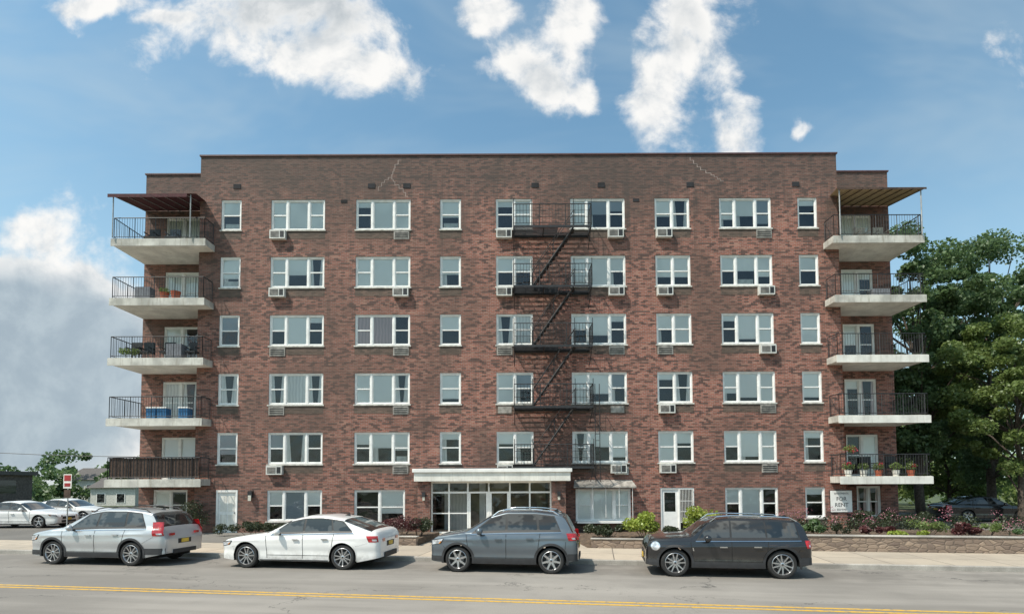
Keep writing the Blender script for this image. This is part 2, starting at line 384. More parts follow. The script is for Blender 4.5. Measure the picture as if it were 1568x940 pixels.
# ---------------------------------------------------------------- building
FY=26.25; WY=27.75; XL,XR=-15.0,15.77; WL,WR=-18.63,19.26; TOP=18.22
bld=empty('brick_apartment_building')
tops=[16.08,13.27,10.45,7.63,4.81]
cols=[('s',-13.97,-13.0),('t',-11.56,-8.97),('t',-7.47,-4.84),('s',-3.41,-2.41),('d',-.72,1.03),('t',2.87,5.5),('d',6.94,8.62),('t',10.06,12.56),('s',13.84,14.78)]
wins=[]
for zt in tops:
    for k,a,c in cols: wins.append((k,a,c,zt-1.5,zt))
for k,a,c,z0,z1 in [('t',-11.56,-8.97,.62,2.08),('d',-7.45,-5.05,.45,2.08),('t',3.0,5.6,.55,2.08),('t',10.06,12.56,.62,2.12),('s',13.84,14.78,.68,2.12)]:
    wins.append((k,a,c,z0,z1))
fr=MB(); gl=MB(); bl=MB(); wall=MB(); sil=MB()
def pane(x0,x1,z0,z1,Y,hung=True,mode=None):
    t=.045
    fr.box(x0,x0+t,Y+.075,Y+.125,z0,z1,'white'); fr.box(x1-t,x1,Y+.075,Y+.125,z0,z1,'white')
    fr.box(x0+t,x1-t,Y+.077,Y+.123,z1-t,z1,'white'); fr.box(x0+t,x1-t,Y+.077,Y+.123,z0,z0+t,'white')
    if hung:
        zm=(z0+z1)/2; fr.box(x0+t,x1-t,Y+.07,Y+.12,zm-.028,zm+.028,'white')
    gl.quad((x0+t,Y+.10,z0+t),(x1-t,Y+.10,z0+t),(x1-t,Y+.10,z1-t),(x0+t,Y+.10,z1-t),'glass')
    r=random.random() if mode is None else mode
    h=z1-z0; yb=Y+.127
    if r<.22: fz=z0; k='blind'
    elif r<.64: fz=z0+h*random.choice([.5,.5,.5,.42,.3,.62,.15]); k=random.choice(['blind','blind','blind','blind','blind2'])
    elif r<.80: fz=z0; k=random.choice(['curtain','curtain','curtain2'])
    elif r<.89: fz=z0+h*.78; k='blind'
    elif r<.92: fz=z0; k='blind2'
    else: return
    if k.startswith('curtain') and random.random()<.65:
        wd=(x1-x0)*random.uniform(.25,.42)
        bl.quad((x0,yb,z0),(x0+wd,yb,z0),(x0+wd*.6,yb,z1),(x0,yb,z1),k); bl.quad((x1-wd,yb,z0),(x1,yb,z0),(x1,yb,z1),(x1-wd*.6,yb,z1),k)
    else:
        bl.quad((x0,yb,fz),(x1,yb,fz),(x1,yb,z1),(x0,yb,z1),k)
        if fz>z0+.1 and random.random()<.25: bl.quad((x0,yb+.05,z0),(x0+(x1-x0)*.3,yb+.05,z0),(x0+(x1-x0)*.25,yb+.05,z1),(x0,yb+.05,z1),'curtain')
        if fz>z0+.3 and random.random()<.12: bl.box(x0+.1,x1-.1,yb+.0,yb+.1,z0+.05,z0+.3,'ac_white')
def window(k,x0,x1,z0,z1,Y,sill=True):
    t=.06
    fr.box(x0,x0+t,Y+.04,Y+.14,z0,z1,'white'); fr.box(x1-t,x1,Y+.04,Y+.14,z0,z1,'white')
    fr.box(x0+t,x1-t,Y+.042,Y+.138,z1-t,z1,'white'); fr.box(x0+t,x1-t,Y+.042,Y+.138,z0,z0+t,'white')
    a,c=x0+t,x1-t; zz=(z0+t,z1-t)
    if k=='s': pane(a,c,*zz,Y)
    elif k=='d':
        m_=(a+c)/2; fr.box(m_-.04,m_+.04,Y+.05,Y+.13,*zz,'white'); pane(a,m_-.04,*zz,Y); pane(m_+.04,c,*zz,Y)
    else:
        w_=(c-a); e1=a+w_*.29; e2=a+w_*.71
        for e in(e1,e2): fr.box(e-.04,e+.04,Y+.05,Y+.13,*zz,'white')
        md=random.random(); l=[md if random.random()<.35 else random.random() for _ in range(3)]
        pane(a,e1-.04,*zz,Y,True,l[0]); pane(e1+.04,e2-.04,*zz,Y,False,l[1]*.97); pane(e2+.04,c,*zz,Y,True,l[2])
    if sill: sil.box(x0-.05,x1+.05,Y-.045,Y+.06,z0-.06,z0-.001,'sill')
def wallgrid(x0,x1,z0,z1,Y,ops,dep=.14,k='brick'):
    xs=sorted({x0,x1,*[o[0] for o in ops],*[o[1] for o in ops]}); zs=sorted({z0,z1,*[o[2] for o in ops],*[o[3] for o in ops]})
    for i in range(len(xs)-1):
        for j in range(len(zs)-1):
            cx=(xs[i]+xs[i+1])/2; cz=(zs[j]+zs[j+1])/2
            if any(o[0]<cx<o[1] and o[2]<cz<o[3] for o in ops): continue
            wall.quad((xs[i],Y,zs[j]),(xs[i+1],Y,zs[j]),(xs[i+1],Y,zs[j+1]),(xs[i],Y,zs[j+1]),k)
    for o in ops:
        a,c,z,q=o
        wall.quad((a,Y,z),(a,Y,q),(a,Y+dep,q),(a,Y+dep,z),k); wall.quad((c,Y,q),(c,Y,z),(c,Y+dep,z),(c,Y+dep,q),k)
        wall.quad((a,Y,q),(c,Y,q),(c,Y+dep,q),(a,Y+dep,q),k); wall.quad((a,Y,z),(a,Y+dep,z),(c,Y+dep,z),(c,Y,z),k)
ops=[(a,c,z0,z1) for _,a,c,z0,z1 in wins]
DOOR=(-13.95,-12.95,.10,2.1); D2=(7.0,8.6,.10,2.12)
ENT=(-3.6,1.7,.12,2.45)
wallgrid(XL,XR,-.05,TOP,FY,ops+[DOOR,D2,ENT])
for w_ in wins: window(*w_,FY)
btops=[13.82,11.02,8.22,5.42,2.62]
wl=[];wr=[]
for z in btops:
    wl.append((-17.55,-15.75,z+.02,z+2.1)); wr.append((16.75,18.35,z+.02,z+2.1))
wl.append((-17.9,-16.2,.6,2.1)); wr.append((17.2,18.4,.6,2.15))
wallgrid(WL,XL,-.05,TOP-.05,WY,wl); wallgrid(XR,WR,-.05,TOP-.05,WY,wr)
for i,(a,c,z,q) in enumerate(wl+wr):
    if q-z>1.9:
        m_=a+(c-a)*(.5)
        window('s',a,m_,z,q,WY,False); window('s',m_+.002,c,z+.0,q,WY,False)
    else: window('d',a,c,z,q,WY)
def wq(*p,k='brick'): wall.quad(*p,k)
wq((XL,FY,-.05),(XL,WY,-.05),(XL,WY,TOP),(XL,FY,TOP)); wq((XR,WY,-.05),(XR,FY,-.05),(XR,FY,TOP),(XR,WY,TOP))
wq((WL,WY,-.05),(WL,42,-.05),(WL,42,TOP-.05),(WL,WY,TOP-.05)); wq((WR,42,-.05),(WR,WY,-.05),(WR,WY,TOP-.05),(WR,42,TOP-.05))
wq((WL,42,-.05),(WR,42,-.05),(WR,42,TOP-.05),(WL,42,TOP-.05))
wq((XL,WY,17.8),(XL,42,17.8),(XL,42,TOP),(XL,WY,TOP)); wq((XR,WY,17.8),(XR,42,17.8),(XR,42,TOP),(XR,WY,TOP))
wall.quad((WL,WY,17.7),(WR,WY,17.7),(WR,42,17.7),(WL,42,17.7),'roof'); wall.quad((XL,FY,17.7),(XR,FY,17.7),(XR,WY,17.7),(XL,WY,17.7),'roof')
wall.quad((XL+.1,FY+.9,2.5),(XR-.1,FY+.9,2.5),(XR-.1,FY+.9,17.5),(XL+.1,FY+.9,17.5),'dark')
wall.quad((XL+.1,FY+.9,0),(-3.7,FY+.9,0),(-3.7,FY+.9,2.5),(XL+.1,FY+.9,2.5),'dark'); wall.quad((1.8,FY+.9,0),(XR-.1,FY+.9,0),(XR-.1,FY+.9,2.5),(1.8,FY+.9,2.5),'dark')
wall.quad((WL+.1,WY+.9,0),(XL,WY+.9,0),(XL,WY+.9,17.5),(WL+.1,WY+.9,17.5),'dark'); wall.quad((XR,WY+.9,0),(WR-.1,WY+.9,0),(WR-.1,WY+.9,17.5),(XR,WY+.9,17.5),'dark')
wall.obj('brick_walls',bld)
cp=MB(); cp.box(XL-.05,XR+.05,FY-.05,FY+.35,TOP,TOP+.07,'coping'); cp.box(WL-.05,XL-.052,WY-.05,WY+.35,TOP-.05,TOP+.02,'coping'); cp.box(XR+.052,WR+.05,WY-.05,WY+.35,TOP-.05,TOP+.02,'coping')
cp.box(WL-.05,WL+.3,WY+.352,42,TOP-.05,TOP+.02,'coping'); cp.box(WR-.3,WR+.05,WY+.352,42,TOP-.05,TOP+.02,'coping')
cp.obj('roof_coping',bld)
fr.obj('window_frames',bld); gl.obj('window_glass',bld); bl.obj('blinds_and_curtains',bld)
pn=MB(); ac=MB()
def acu(x,z,kind):
    w_,h=.74,.42
    if kind==0:
        ac.box(x,x+w_,FY-.03,FY+.01,z-h,z,'ac_metal')
        for i in range(7): ac.box(x+.05,x+w_-.05,FY-.045,FY-.031,z-h+.045+i*.048,z-h+.07+i*.048,'black' if i%2 else 'ac_metal')
    elif kind==1:
        ac.box(x,x+w_,FY-.22,FY+.01,z-h,z,'ac_white')
        ac.box(x+.05,x+w_*.62,FY-.226,FY-.221,z-h+.06,z-.06,'ac_metal'); ac.box(x+w_*.68,x+w_-.05,FY-.226,FY-.221,z-h+.06,z-.06,'black')
        for i in range(5): ac.box(x+.06,x+w_*.61,FY-.232,FY-.227,z-h+.08+i*.055,z-h+.095+i*.055,'black')
    else:
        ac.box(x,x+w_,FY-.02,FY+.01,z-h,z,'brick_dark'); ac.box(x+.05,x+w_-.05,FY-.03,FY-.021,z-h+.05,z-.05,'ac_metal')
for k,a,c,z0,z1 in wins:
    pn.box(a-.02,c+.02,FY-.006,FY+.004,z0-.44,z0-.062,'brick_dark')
    if k!='s' and z0>2:
        i=round(a,1)
        x={-11.6:a+.02,-7.5:c-.8,-.7:a+.02,2.9:c-.85,6.9:a+.03,10.1:c-.75}.get(i,a)
        acu(x,z0-.075,random.choice([0,0,0,2,1,1]))
for x in (-13.4,-6.9,-5.2,1.0,4.2,8.5,13.6): pn.box(x,x+.35,FY-.02,FY+.004,16.62,16.85,'dark')
for x in(-8.2,5.9): pn.box(x,x+.3,FY-.015,FY+.004,15.9,16.05,'dark')
pn.box(4.85,5.5,FY-.03,FY+.004,2.75,3.1,'ac_white'); pn.box(4.9,5.45,FY-.036,FY-.031,2.8,3.05,'black')
pn.obj('spandrels_and_vents',bld); ac.obj('air_conditioner_sleeves',bld); sil.obj('window_sills',bld)
ck=MB()
def crack(pts,wd=.018):
    for (x0,z0),(x1,z1) in zip(pts[:-1],pts[1:]):
        n=max(2,int(abs(z1-z0)/.15))
        for i in range(n):
            xa=x0+(x1-x0)*i/n; xb=x0+(x1-x0)*(i+1)/n; za=z0+(z1-z0)*i/n; zb=z0+(z1-z0)*(i+1)/n
            lo,hi=sorted((za,zb)); ck.box(xa-wd,xa+wd,FY-.002,FY+.001,lo,hi-.001,'crack'); l2,h2=sorted((xa,xb)); ck.box(l2,h2,FY-.0035,FY+.001,zb-wd*.7,zb+wd*.7,'crack')
crack([(-6.4,16.5),(-6.1,16.9),(-5.75,17.15),(-5.6,17.6),(-5.3,18.0)],.014); crack([(-5.75,17.15),(-5.6,16.95),(-5.2,16.6),(-4.95,16.2)],.012)
crack([(8.7,18.1),(9.2,17.6),(9.7,17.3),(10.0,17.1),(10.3,16.9)],.014)
ck.obj('repointed_cracks',bld)
dr=MB()
dr.box(-13.95,-13.87,FY-.02,FY+.12,.1,2.1,'white'); dr.box(-13.03,-12.95,FY-.02,FY+.12,.1,2.1,'white'); dr.box(-13.87,-13.03,FY-.018,FY+.12,2.0,2.1,'white')
dr.box(-13.869,-13.031,FY+.06,FY+.11,.1,1.999,'white')
for z0,z1 in((.25,.95),(1.1,1.85)):
    for xx in(-13.78,-13.42): dr.box(xx,xx+.3,FY+.045,FY+.0601,z0,z1,'fascia')
dr.box(-13.12,-13.08,FY+.0,FY+.059,.98,1.08,'steel')
dr.box(-12.4,-12.2,FY-.18,FY,1.75,2.05,'iron'); dr.box(-12.37,-12.23,FY-.2,FY-.181,1.6,1.85,'lampglass')
x0,x1,z0,z1=D2
dr.box(x0,x0+.07,FY+.02,FY+.12,z0,z1,'white'); dr.box(x1-.07,x1,FY+.02,FY+.12,z0,z1,'white'); dr.box(x0+.07,x1-.07,FY+.021,FY+.119,z1-.07,z1,'white'); dr.box(7.86,7.93,FY+.022,FY+.118,z0,z1-.07,'white')
dr.box(7.071,7.859,FY+.07,FY+.1,z0,z1-.071,'white')
dr.quad((7.2,FY+.066,1.0),(7.72,FY+.066,1.0),(7.72,FY+.066,1.9),(7.2,FY+.066,1.9),'glass'); dr.box(7.2,7.72,FY+.0685,FY+.0705,1.0,1.9,'dark')
dr.quad((7.93,FY+.1,z0),(8.53,FY+.1,z0),(8.53,FY+.1,z1),(7.93,FY+.1,z1),'glass')
for i in range(9): dr.bar((7.96+i*.07,FY-.03,.5),(7.96+i*.07,FY-.03,2.05),.009,'white',4)
for z in(.5,1.0,1.5,2.05): dr.box(7.93,8.56,FY-.04,FY-.025,z-.012,z+.012,'white')
dr.obj('service_doors',bld)
aw=MB(); aw.poly([(2.85,FY-.55,2.2),(5.75,FY-.55,2.2),(5.65,FY-.01,2.5),(2.95,FY-.01,2.5)],'ac_metal'); aw.box(2.85,5.75,FY-.56,FY-.54,2.13,2.2,'ac_metal')
for i in range(5): 
    x=3.1+i*.62; aw.bar((x,FY-.5,.75),(x,FY-.5,2.15),.012,'white',4)
aw.box(3.0,5.6,FY-.5,FY-.01,.50,.58,'white'); aw.obj('bay_awning',bld)
po=MB()
po.box(-4.35,2.6,24.65,FY-.001,2.46,2.98,'fascia'); po.box(-4.42,2.67,24.58,FY-.002,2.86,3.02,'white'); po.box(-4.2,2.45,24.8,FY-.01,3.02,3.06,'roof')
po.obj('portico_roof',bld,bevel=.015)
pc=MB(); pc.box(-4.22,-3.66,24.85,FY-.003,.05,2.459,'brick'); pc.box(1.78,2.4,24.85,FY-.003,.05,2.459,'brick'); 
pc.obj('portico_piers',bld)
en=MB(); ey=25.2
xs=[-3.66,-2.85,-2.0,-1.05,-.1,.8,1.78]
for i,x in enumerate(xs): en.box(x-.035+(0.035 if i==0 else 0)-(.035 if i==6 else 0),x+.035+(0.035 if i==0 else 0)-(.035 if i==6 else 0),ey-.04,ey+.04,.12,2.459,'white')
for i in range(6):
    a,c=xs[i]+(.07 if i==0 else .035),xs[i+1]-(.07 if i==5 else .035)
    for z in(.12,1.92,2.38): en.box(a,c,ey-.035,ey+.035,z,z+.078,'white')
    if i in(2,3): 
        en.box(a,a+.09,ey-.03,ey+.03,.2,1.92,'white'); en.box(c-.09,c,ey-.03,ey+.03,.2,1.92,'white'); en.box(a+.09,c-.09,ey-.028,ey+.028,.2,.38,'white')
        en.bar((c-.15 if i==2 else a+.15,ey-.07,.95),(c-.15 if i==2 else a+.15,ey-.07,1.35),.012,'steel')
    elif i in (0,1,4,5): en.box(a,c,ey-.033,ey+.033,1.0,1.05,'white')
    en.quad((a,ey,.15),(c,ey,.15),(c,ey,2.4),(a,ey,2.4),'glass')
en.box(-3.6,1.7,28.4,28.45,0,2.45,'lobby'); en.box(-3.6,1.7,25.3,28.4,.10,.118,'lobby')
en.box(-3.3,-2.2,27.2,27.3,.12,2.0,'curtain'); en.box(.6,1.4,27.0,27.1,.12,1.1,'wood'); en.box(-1.6,-1.3,27.3,27.5,.12,2.4,'white')
for x in(-3.94,2.09):
    en.box(x-.07,x+.07,24.72,24.85,1.78,1.98,'iron'); en.box(x-.05,x+.05,24.74,24.83,1.62,1.78,'lampglass')
en.obj('glazed_entrance',bld)
def railing(mb,p,q,z,h=1.0,sp=.12,k='iron'):
    p=Vector((*p,z)); q=Vector((*q,z)); L=(q-p).length; n=max(1,int(L/sp))
    up=Vector((0,0,1))
    mb.bar(p+up*h,q+up*h,.022,k,6); mb.bar(p+up*.1,q+up*.1,.014,k,4)
    for i in range(n+1):
        c=p.lerp(q,i/n); r=.02 if i in(0,n) or i%8==0 else .0085
        mb.bar(c+up*(.0 if r>.01 else .1),c+up*h,r,k,4)
for side_ in(0,1):
    for i,z in enumerate(btops):
        b=MB()
        if side_==0: a,c,mi=-18.6,-14.25,XL; pts=[(a,25.4),(c,25.4),(c,FY-.003),(mi-.003,FY-.003),(mi-.003,WY-.003),(a,WY-.003)]
        else: a,c,mi=15.03,19.22,XR; pts=[(a,25.4),(c,25.4),(c,WY-.003),(mi+.003,WY-.003),(mi+.003,FY-.003),(a,FY-.003)]
        zt,zb=z,z-.30
        b.poly([(x,y,zt) for x,y in pts],'concrete'); b.poly([(x,y,zb) for x,y in reversed(pts)],'fascia')
        for j in range(len(pts)):
            p_,q_=pts[j],pts[(j+1)%len(pts)]; b.quad((*p_,zb),(*q_,zb),(*q_,zt),(*p_,zt),'concrete')
        b.box(a-.03,c+.03,25.37,25.399,z-.36,z-.02,'fascia' if side_ and i>=2 else 'concrete')
        b.obj('balcony_slab',bld)
        b=MB(); 
        if side_==0: railing(b,(a+.06,25.46),(c-.06,25.46),z); railing(b,(a+.06,25.46),(a+.06,WY-.05),z); railing(b,(c-.06,25.46),(c-.06,FY-.05),z)
        else: railing(b,(a+.06,25.46),(c-.06,25.46),z); railing(b,(c-.06,25.46),(c-.06,WY-.05),z); railing(b,(a+.06,25.46),(a+.06,FY-.05),z)
        b.obj('balcony_railing',bld)
b=MB(); b.box(-18.5,-14.4,25.5,25.52,2.68,3.58,'wood')
for i in range(26): b.box(-18.5+i*.16,-18.48+i*.16,25.488,25.499,2.68,3.6,'black')
b.obj('wood_privacy_screen',bld)
b=MB(); b.quad((-18.7,25.2,15.84),(-14.6,25.2,15.84),(-14.95,WY-.01,16.3),(-18.65,WY-.01,16.3),'redfab')
b.box(-18.7,-15.02,25.19,25.2,15.68,15.84,'redfab')
for x in(-18.5,-14.9): b.bar((x,25.3,13.82),(x,25.3,15.84),.028,'pipe')
for i in range(7): 
    x=-18.55+i*.58; b.bar((x,25.22,15.79),(x,WY-.02,16.25),.018,'pipe',4)
b.obj('maroon_balcony_awning',bld)
b=MB(); b.quad((15.15,25.2,15.98),(19.3,25.2,15.98),(19.3,WY-.01,16.4),(15.8,WY-.01,16.4),'tanfab')
b.box(15.15,19.3,25.19,25.2,15.90,15.99,'wood')
for x in(15.3,19.1): b.bar((x,25.3,13.82),(x,25.3,15.98),.028,'pipe')
for i in range(8): 
    x=15.9+i*.47; b.bar((x,25.22,15.93),(x,WY-.02,16.35),.022,'wood',4)
b.obj('tan_balcony_awning',bld)
def pot(mb,x,y,z,r,h,k): mb.lathe((x,y,z),'z',[(0,0.001),(r*.7,.0),(r,h),(r*.85,h),(r*.8,h*.85),(0,h*.85)],k,14)
M['terracotta']=mat('terracotta',(.40,.10,.05),.8); M['bluebin']=mat('blue_plastic',(.03,.14,.30),.5); M['graycloth']=mat('grey_cloth',(.16,.17,.19),.9); M['beige']=mat('beige_cloth',(.42,.37,.30),.9)
def chair(mb,x,y,z,k):
    mb.box(x,x+.5,y,y+.5,z+.38,z+.44,k); mb.box(x,x+.5,y+.44,y+.5,z+.44,z+.95,k)
    for dx in(.02,.46):
        for dy_ in(.02,.46): mb.box(x+dx-.0,x+dx+.03,y+dy_,y+dy_+.03,z,z+.38,k)
        mb.box(x+dx-.01,x+dx+.03,y,y+.44,z+.6,z+.64,k)
b=MB()
z=5.42
for x in(-17.0,-16.5,-15.5): b.box(x,x+.42,25.7,26.1,z+.0,z+.5,'bluebin'); b.box(x-.02,x+.44,25.68,26.12,z+.5,z+.56,'white')
z=11.02; pot(b,-16.3,25.75,z,.2,.35,'terracotta'); pot(b,-15.8,25.8,z,.22,.42,'terracotta'); b.box(-17.8,-17.1,25.9,26.3,z,z+.7,'graycloth')
z=8.22
for x in(-18.2,-17.6,-16.6,-15.4): chair(b,x,25.9,z,'black')
b.box(-16.2,-15.5,25.8,26.3,z+.0,z+.75,'graycloth')
z=13.82; chair(b,-17.6,26.1,z,'black'); chair(b,-16.6,26.1,z,'graycloth')
z=13.82; chair(b,16.8,26.2,z,'beige'); chair(b,17.7,26.2,z,'beige')
z=11.02; b.box(17.2,18.0,26.0,26.5,z,z+.5,'graycloth')
z=2.62
for x in(15.6,16.3,17.0,17.8,18.5): pot(b,x,25.75,z,.17,.28,random.choice(['terracotta','fascia','black']))
chair(b,16.8,26.3,z,'black'); chair(b,18.0,26.3,z,'black')
b.obj('balcony_furniture',bld)
cs=[(x,25.75,2.62+.45) for x in(15.6,16.3,17.0,17.8,18.5)]+[(15.6,25.6,3.9),(-18.1,25.7,8.6),(-17.7,25.8,8.6),(-16.3,25.75,11.45)]
leaves('balcony_plants',clumps(cs,[.27]*len(cs),170),.08,'leaf2',bld)
cs=[(15.7,25.6,3.85),(17.1,25.7,3.15),(15.6,25.7,3.2),(18.6,25.7,3.1)]
leaves('balcony_flowers',clumps(cs,[.25,.12,.12,.14],90),.07,'flowerr',bld)
fe=MB(); X0,X1,Y0,Y1=.12,3.72,25.15,FY-.02
fz=[14.25,11.45,8.68,5.88,3.12]
for i,z in enumerate(fz):
    for y in np.arange(Y0,Y1,.085):
        fe.box(X0,X1 if not(25.35<y<25.9 and i<4) else 2.2,y,y+.03,z-.02,z,'iron')
    fe.box(X0,X1,Y0-.02,Y0,z-.1,z+.0,'iron'); fe.box(X0,X1,Y1-.03,Y1,z-.1,z-.021,'iron')
    for x in(X0,X1-.04,1.5): fe.box(x,x+.04,Y0,Y1,z-.1,z-.022,'iron')
    for x in(X0+.02,X1-.02): fe.bar((x,Y0,z-.08),(x,Y1,z-.75),.018,'iron',4)
    railing(fe,(X0,Y0),(X1,Y0),z,1.0,.15); railing(fe,(X0,Y0),(X0,Y1),z,1.0,.15); railing(fe,(X1,Y0),(X1,Y1),z,1.0,.15)
    for h in(.4,.7): fe.bar((X0,Y0,z+h),(X1,Y0,z+h),.010,'iron',4)
    for x in(X0,.95,2.9,X1): fe.bar((x,Y0,z),(x,Y0,z+1.25),.016,'iron',4)
for i in range(4):
    zt,zb=fz[i],fz[i+1]; p=Vector((2.95,0,zt)); q=Vector((1.0,0,zb))
    for y in(25.38,25.88):
        yy=Vector((0,y,0)); n_=Vector((0,0,.12))
        a_,b_=p+yy,q+yy
        fe.bar(a_+n_*.5,b_+n_*.5,.038,'iron',4)
        up=Vector((0,0,.85)); fe.bar(a_+up,b_+up,.016,'iron',4)
        for t in(0,.5,1): fe.bar(a_.lerp(b_,t),a_.lerp(b_,t)+up,.012,'iron',4)
    n=13
    for j in range(n):
        c=p.lerp(q,(j+.5)/n); fe.box(c.x-.09,c.x+.09,25.38,25.88,c.z+.02,c.z+.04,'iron')
for x in(3.82,4.02): fe.bar((x,25.3,2.4),(x,25.3,6.9),.018,'iron',4)
for i in range(14): fe.bar((3.82,25.3,2.5+i*.3),(4.02,25.3,2.5+i*.3),.012,'iron',4)
fe.obj('fire_escape',bld)
def text(s,size,loc,parent,k,rot=(math.radians(90),0,0)):
    cu=bpy.data.curves.new('lettering','FONT'); cu.body=s; cu.size=size; cu.align_x='CENTER'; cu.extrude=.002; cu.materials.append(M[k])
    o=bpy.data.objects.new('lettering',cu); o.location=loc; o.rotation_euler=rot; link(o,parent)
sg=empty('for_rent_sign')
b=MB(); b.box(15.0,16.0,FY-.06,FY-.03,.95,1.95,'white'); b.box(14.98,16.02,FY-.029,FY-.008,.93,1.97,'black'); b.obj('board',sg)
text('FOR',.26,(15.5,FY-.064,1.48),sg,'black'); text('RENT',.26,(15.5,FY-.064,1.2),sg,'black'); text('555 0142',.12,(15.5,FY-.064,1.03),sg,'black'); text('APARTMENTS',.11,(15.5,FY-.064,1.78),sg,'black')
text('754',.16,(-.95,25.14,2.2),bld,'black')

# ---------------------------------------------------------------- cars
M['tire']=mat('tyre_rubber',(.022,.022,.022),.85); M['rim']=mat('alloy',(.55,.55,.56),.28,metal=.9,var=.05); M['rimdark']=mat('brake_dark',(.03,.03,.03),.6)
def carglass():
    m,nt,p=newmat('car_glass'); co=objco(nt)
    n=nt.noise(nt.mapped(co,(1.3,.2,1.9)),1.8,2,.5); f=nt.ramp(n,.47,.56)
    c=nt.mix(f,(.010,.012,.013),(.060,.062,.060)); nt.link(c,p.inputs['Base Color'])
    p.inputs['Roughness'].default_value=.04; p.inputs['Specular IOR Level'].default_value=.7; p.inputs['Coat Weight'].default_value=.4; p.inputs['Coat Roughness'].default_value=.02
    return m
M['cglass']=carglass()
M['clad']=mat('cladding',(.03,.03,.032),.6); M['under']=mat('underbody',(.008,.008,.008),.95)
M['headl']=mat('headlamp',(.60,.62,.65),.1,coat=1,metal=.3,var=.4,scale=12); M['taill']=mat('tail_lamp',(.38,.01,.012),.12,coat=1,var=.4,scale=9); M['amber']=mat('amber_lamp',(.6,.2,.02),.2); M['chrome']=mat('chrome',(.75,.75,.76),.15,metal=1,var=.02)
M['seam']=mat('door_gap',(.01,.01,.01),.8); M['plate']=mat('licence_plate',(.65,.42,.05),.5)
def paint(name,c,metal,rough=.28):
    m,nt,p=newmat(name); co=objco(nt); f=nt.noise(co,1.8,2); sep=nt.new('ShaderNodeSeparateXYZ'); nt.link(co,sep.inputs[0])
    cc_=nt.mix(nt.ramp(f,.3,.7),tuple(x*.92 for x in c),c)
    dust=nt.math('MULTIPLY',nt.ramp(sep.outputs[2],.65,.25,0,.45),nt.ramp(nt.noise(co,5,4,.7),.3,.7))
    nt.link(nt.mix(dust,cc_,(.20,.18,.155)),p.inputs['Base Color'])
    p.inputs['Metallic'].default_value=metal; p.inputs['Roughness'].default_value=rough; p.inputs['Coat Weight'].default_value=1; p.inputs['Coat Roughness'].default_value=.04
    return m
def car(name,loc,rot,L,W,prof,wheels,r,belt,wins_,pnt,cowl,wtop,rtop,rbot,sill=.24,clad=True,seams=(),spokes=5,roofrails=False,headz=(.62,.8),tailz=(.75,1.05),dual=False,headlen=.42,taillen=.3,off=.11,stripe=False,roundlamp=False):
    root=empty(name,loc,rot); PK=name+str(len(M)); M[PK]=pnt
    px=np.array([p[0] for p in prof]); pz=np.array([p[1] for p in prof])
    gx=np.linspace(-.5,L+.5,800); gz=np.interp(gx,px,pz); dx=gx[1]-gx[0]
    kk=np.exp(-.5*(np.arange(-40,41)*dx/.05)**2); kk/=kk.sum(); gz2=np.convolve(np.pad(gz,40,mode='edge'),kk,'valid')
    T=lambda x: float(np.interp(x,gx,gz2))
    B=lambda x: belt[0]+(belt[1]-belt[0])*x/L
    def Pw(x):
        w_=W/2
        f=1
        if x<.8: f-= .13*(1-x/.8)**2.2
        if x>L-.7: f-= .10*(1-(L-x)/.7)**2.2
        e=.14
        if x<e: f*= .80+.20*math.sqrt(max(0,1-(1-x/e)**2))
        if L-x<e: f*= .84+.16*math.sqrt(max(0,1-(1-(L-x)/e)**2))
        return w_*f
    def side(x,z):
        p=Pw(x); bz=B(x)
        if z<=bz:
            q=(z-.60)/.42; y=p*(1-.045*q*q)
            for wx in wheels: y+=.025*math.exp(-((x-wx)/.42)**2)*math.exp(-((z-.68)/.22)**2)
            y+= .016*math.exp(-((z-(bz-.13))/.045)**2) - .022*math.exp(-((z-.50)/.10)**2)
            return y
        yb=side(x,bz); return yb-.03*min(1,(z-bz)/.03)-.30*(z-bz)-.12*(z-bz)**2
    ra=r+.055
    def zbot(x):
        s_=sill
        if x<.5: s_+= .05*(1-x/.5)
        if x>L-.6: s_+= .12*(1-(L-x)/.6)
        for wx in wheels:
            if abs(x-wx)<ra: s_=max(s_,r+math.sqrt(ra*ra-(x-wx)**2))
        return s_
    xs=set(np.round(np.linspace(0,L,110),4))|{.01,.03,.06,.1,L-.01,L-.03,L-.06,L-.1,cowl,wtop,rtop,rbot}
    for wx in wheels:
        for a in np.linspace(0,math.pi,28): xs.add(round(wx+ra*math.cos(a),4))
        xs|={wx-ra-.004,wx+ra+.004}
    xs=sorted(x for x in xs if 0<=x<=L)
    n1,n2,n3=14,6,8; rings=[]
    for x in xs:
        t=T(x); rc=min(.10,max(.05,(t-.5)*.14)); zs=t-rc; b0=zbot(x); bz=min(B(x),zs)
        if b0>bz-.03: b0=bz-.03
        half=[]
        for i in range(n1+1): z=b0+(bz-b0)*i/n1; half.append((side(x,z),z))
        for i in range(1,n2+1): z=bz+(zs-bz)*i/n2; half.append((side(x,z),z))
        Ys=side(x,zs)
        for i in range(1,n3+1):
            a=math.pi/2*i/n3; half.append((Ys*max(0,math.cos(a))**.62 if i<n3 else 0,zs+rc*math.sin(a)**.75))
        ring=[(0,b0)]+half
        full=[(y,z) for y,z in ring]+[(-y,z) for y,z in reversed(ring[1:-1])]
        rings.append([(x,y,z) for y,z in full])
    nr=len(rings[0]); mb=MB(); mb.v=[p for rg in rings for p in rg]
    for i in range(len(xs)-1):
        xm=(xs[i]+xs[i+1])/2
        for j in range(nr):
            k=(j+1)%nr; jj=min(j,nr-1-j); a=i*nr; key=PK
            if jj==0: key='under'
            cap=jj-(1+n1+n2)
            if cap>=1 and (cowl<xm<wtop or rtop<xm<rbot): key='cglass'
            mb.f.append((a+j,a+nr+j,a+nr+k,a+k)); mb.m.append(mb.mi(key))
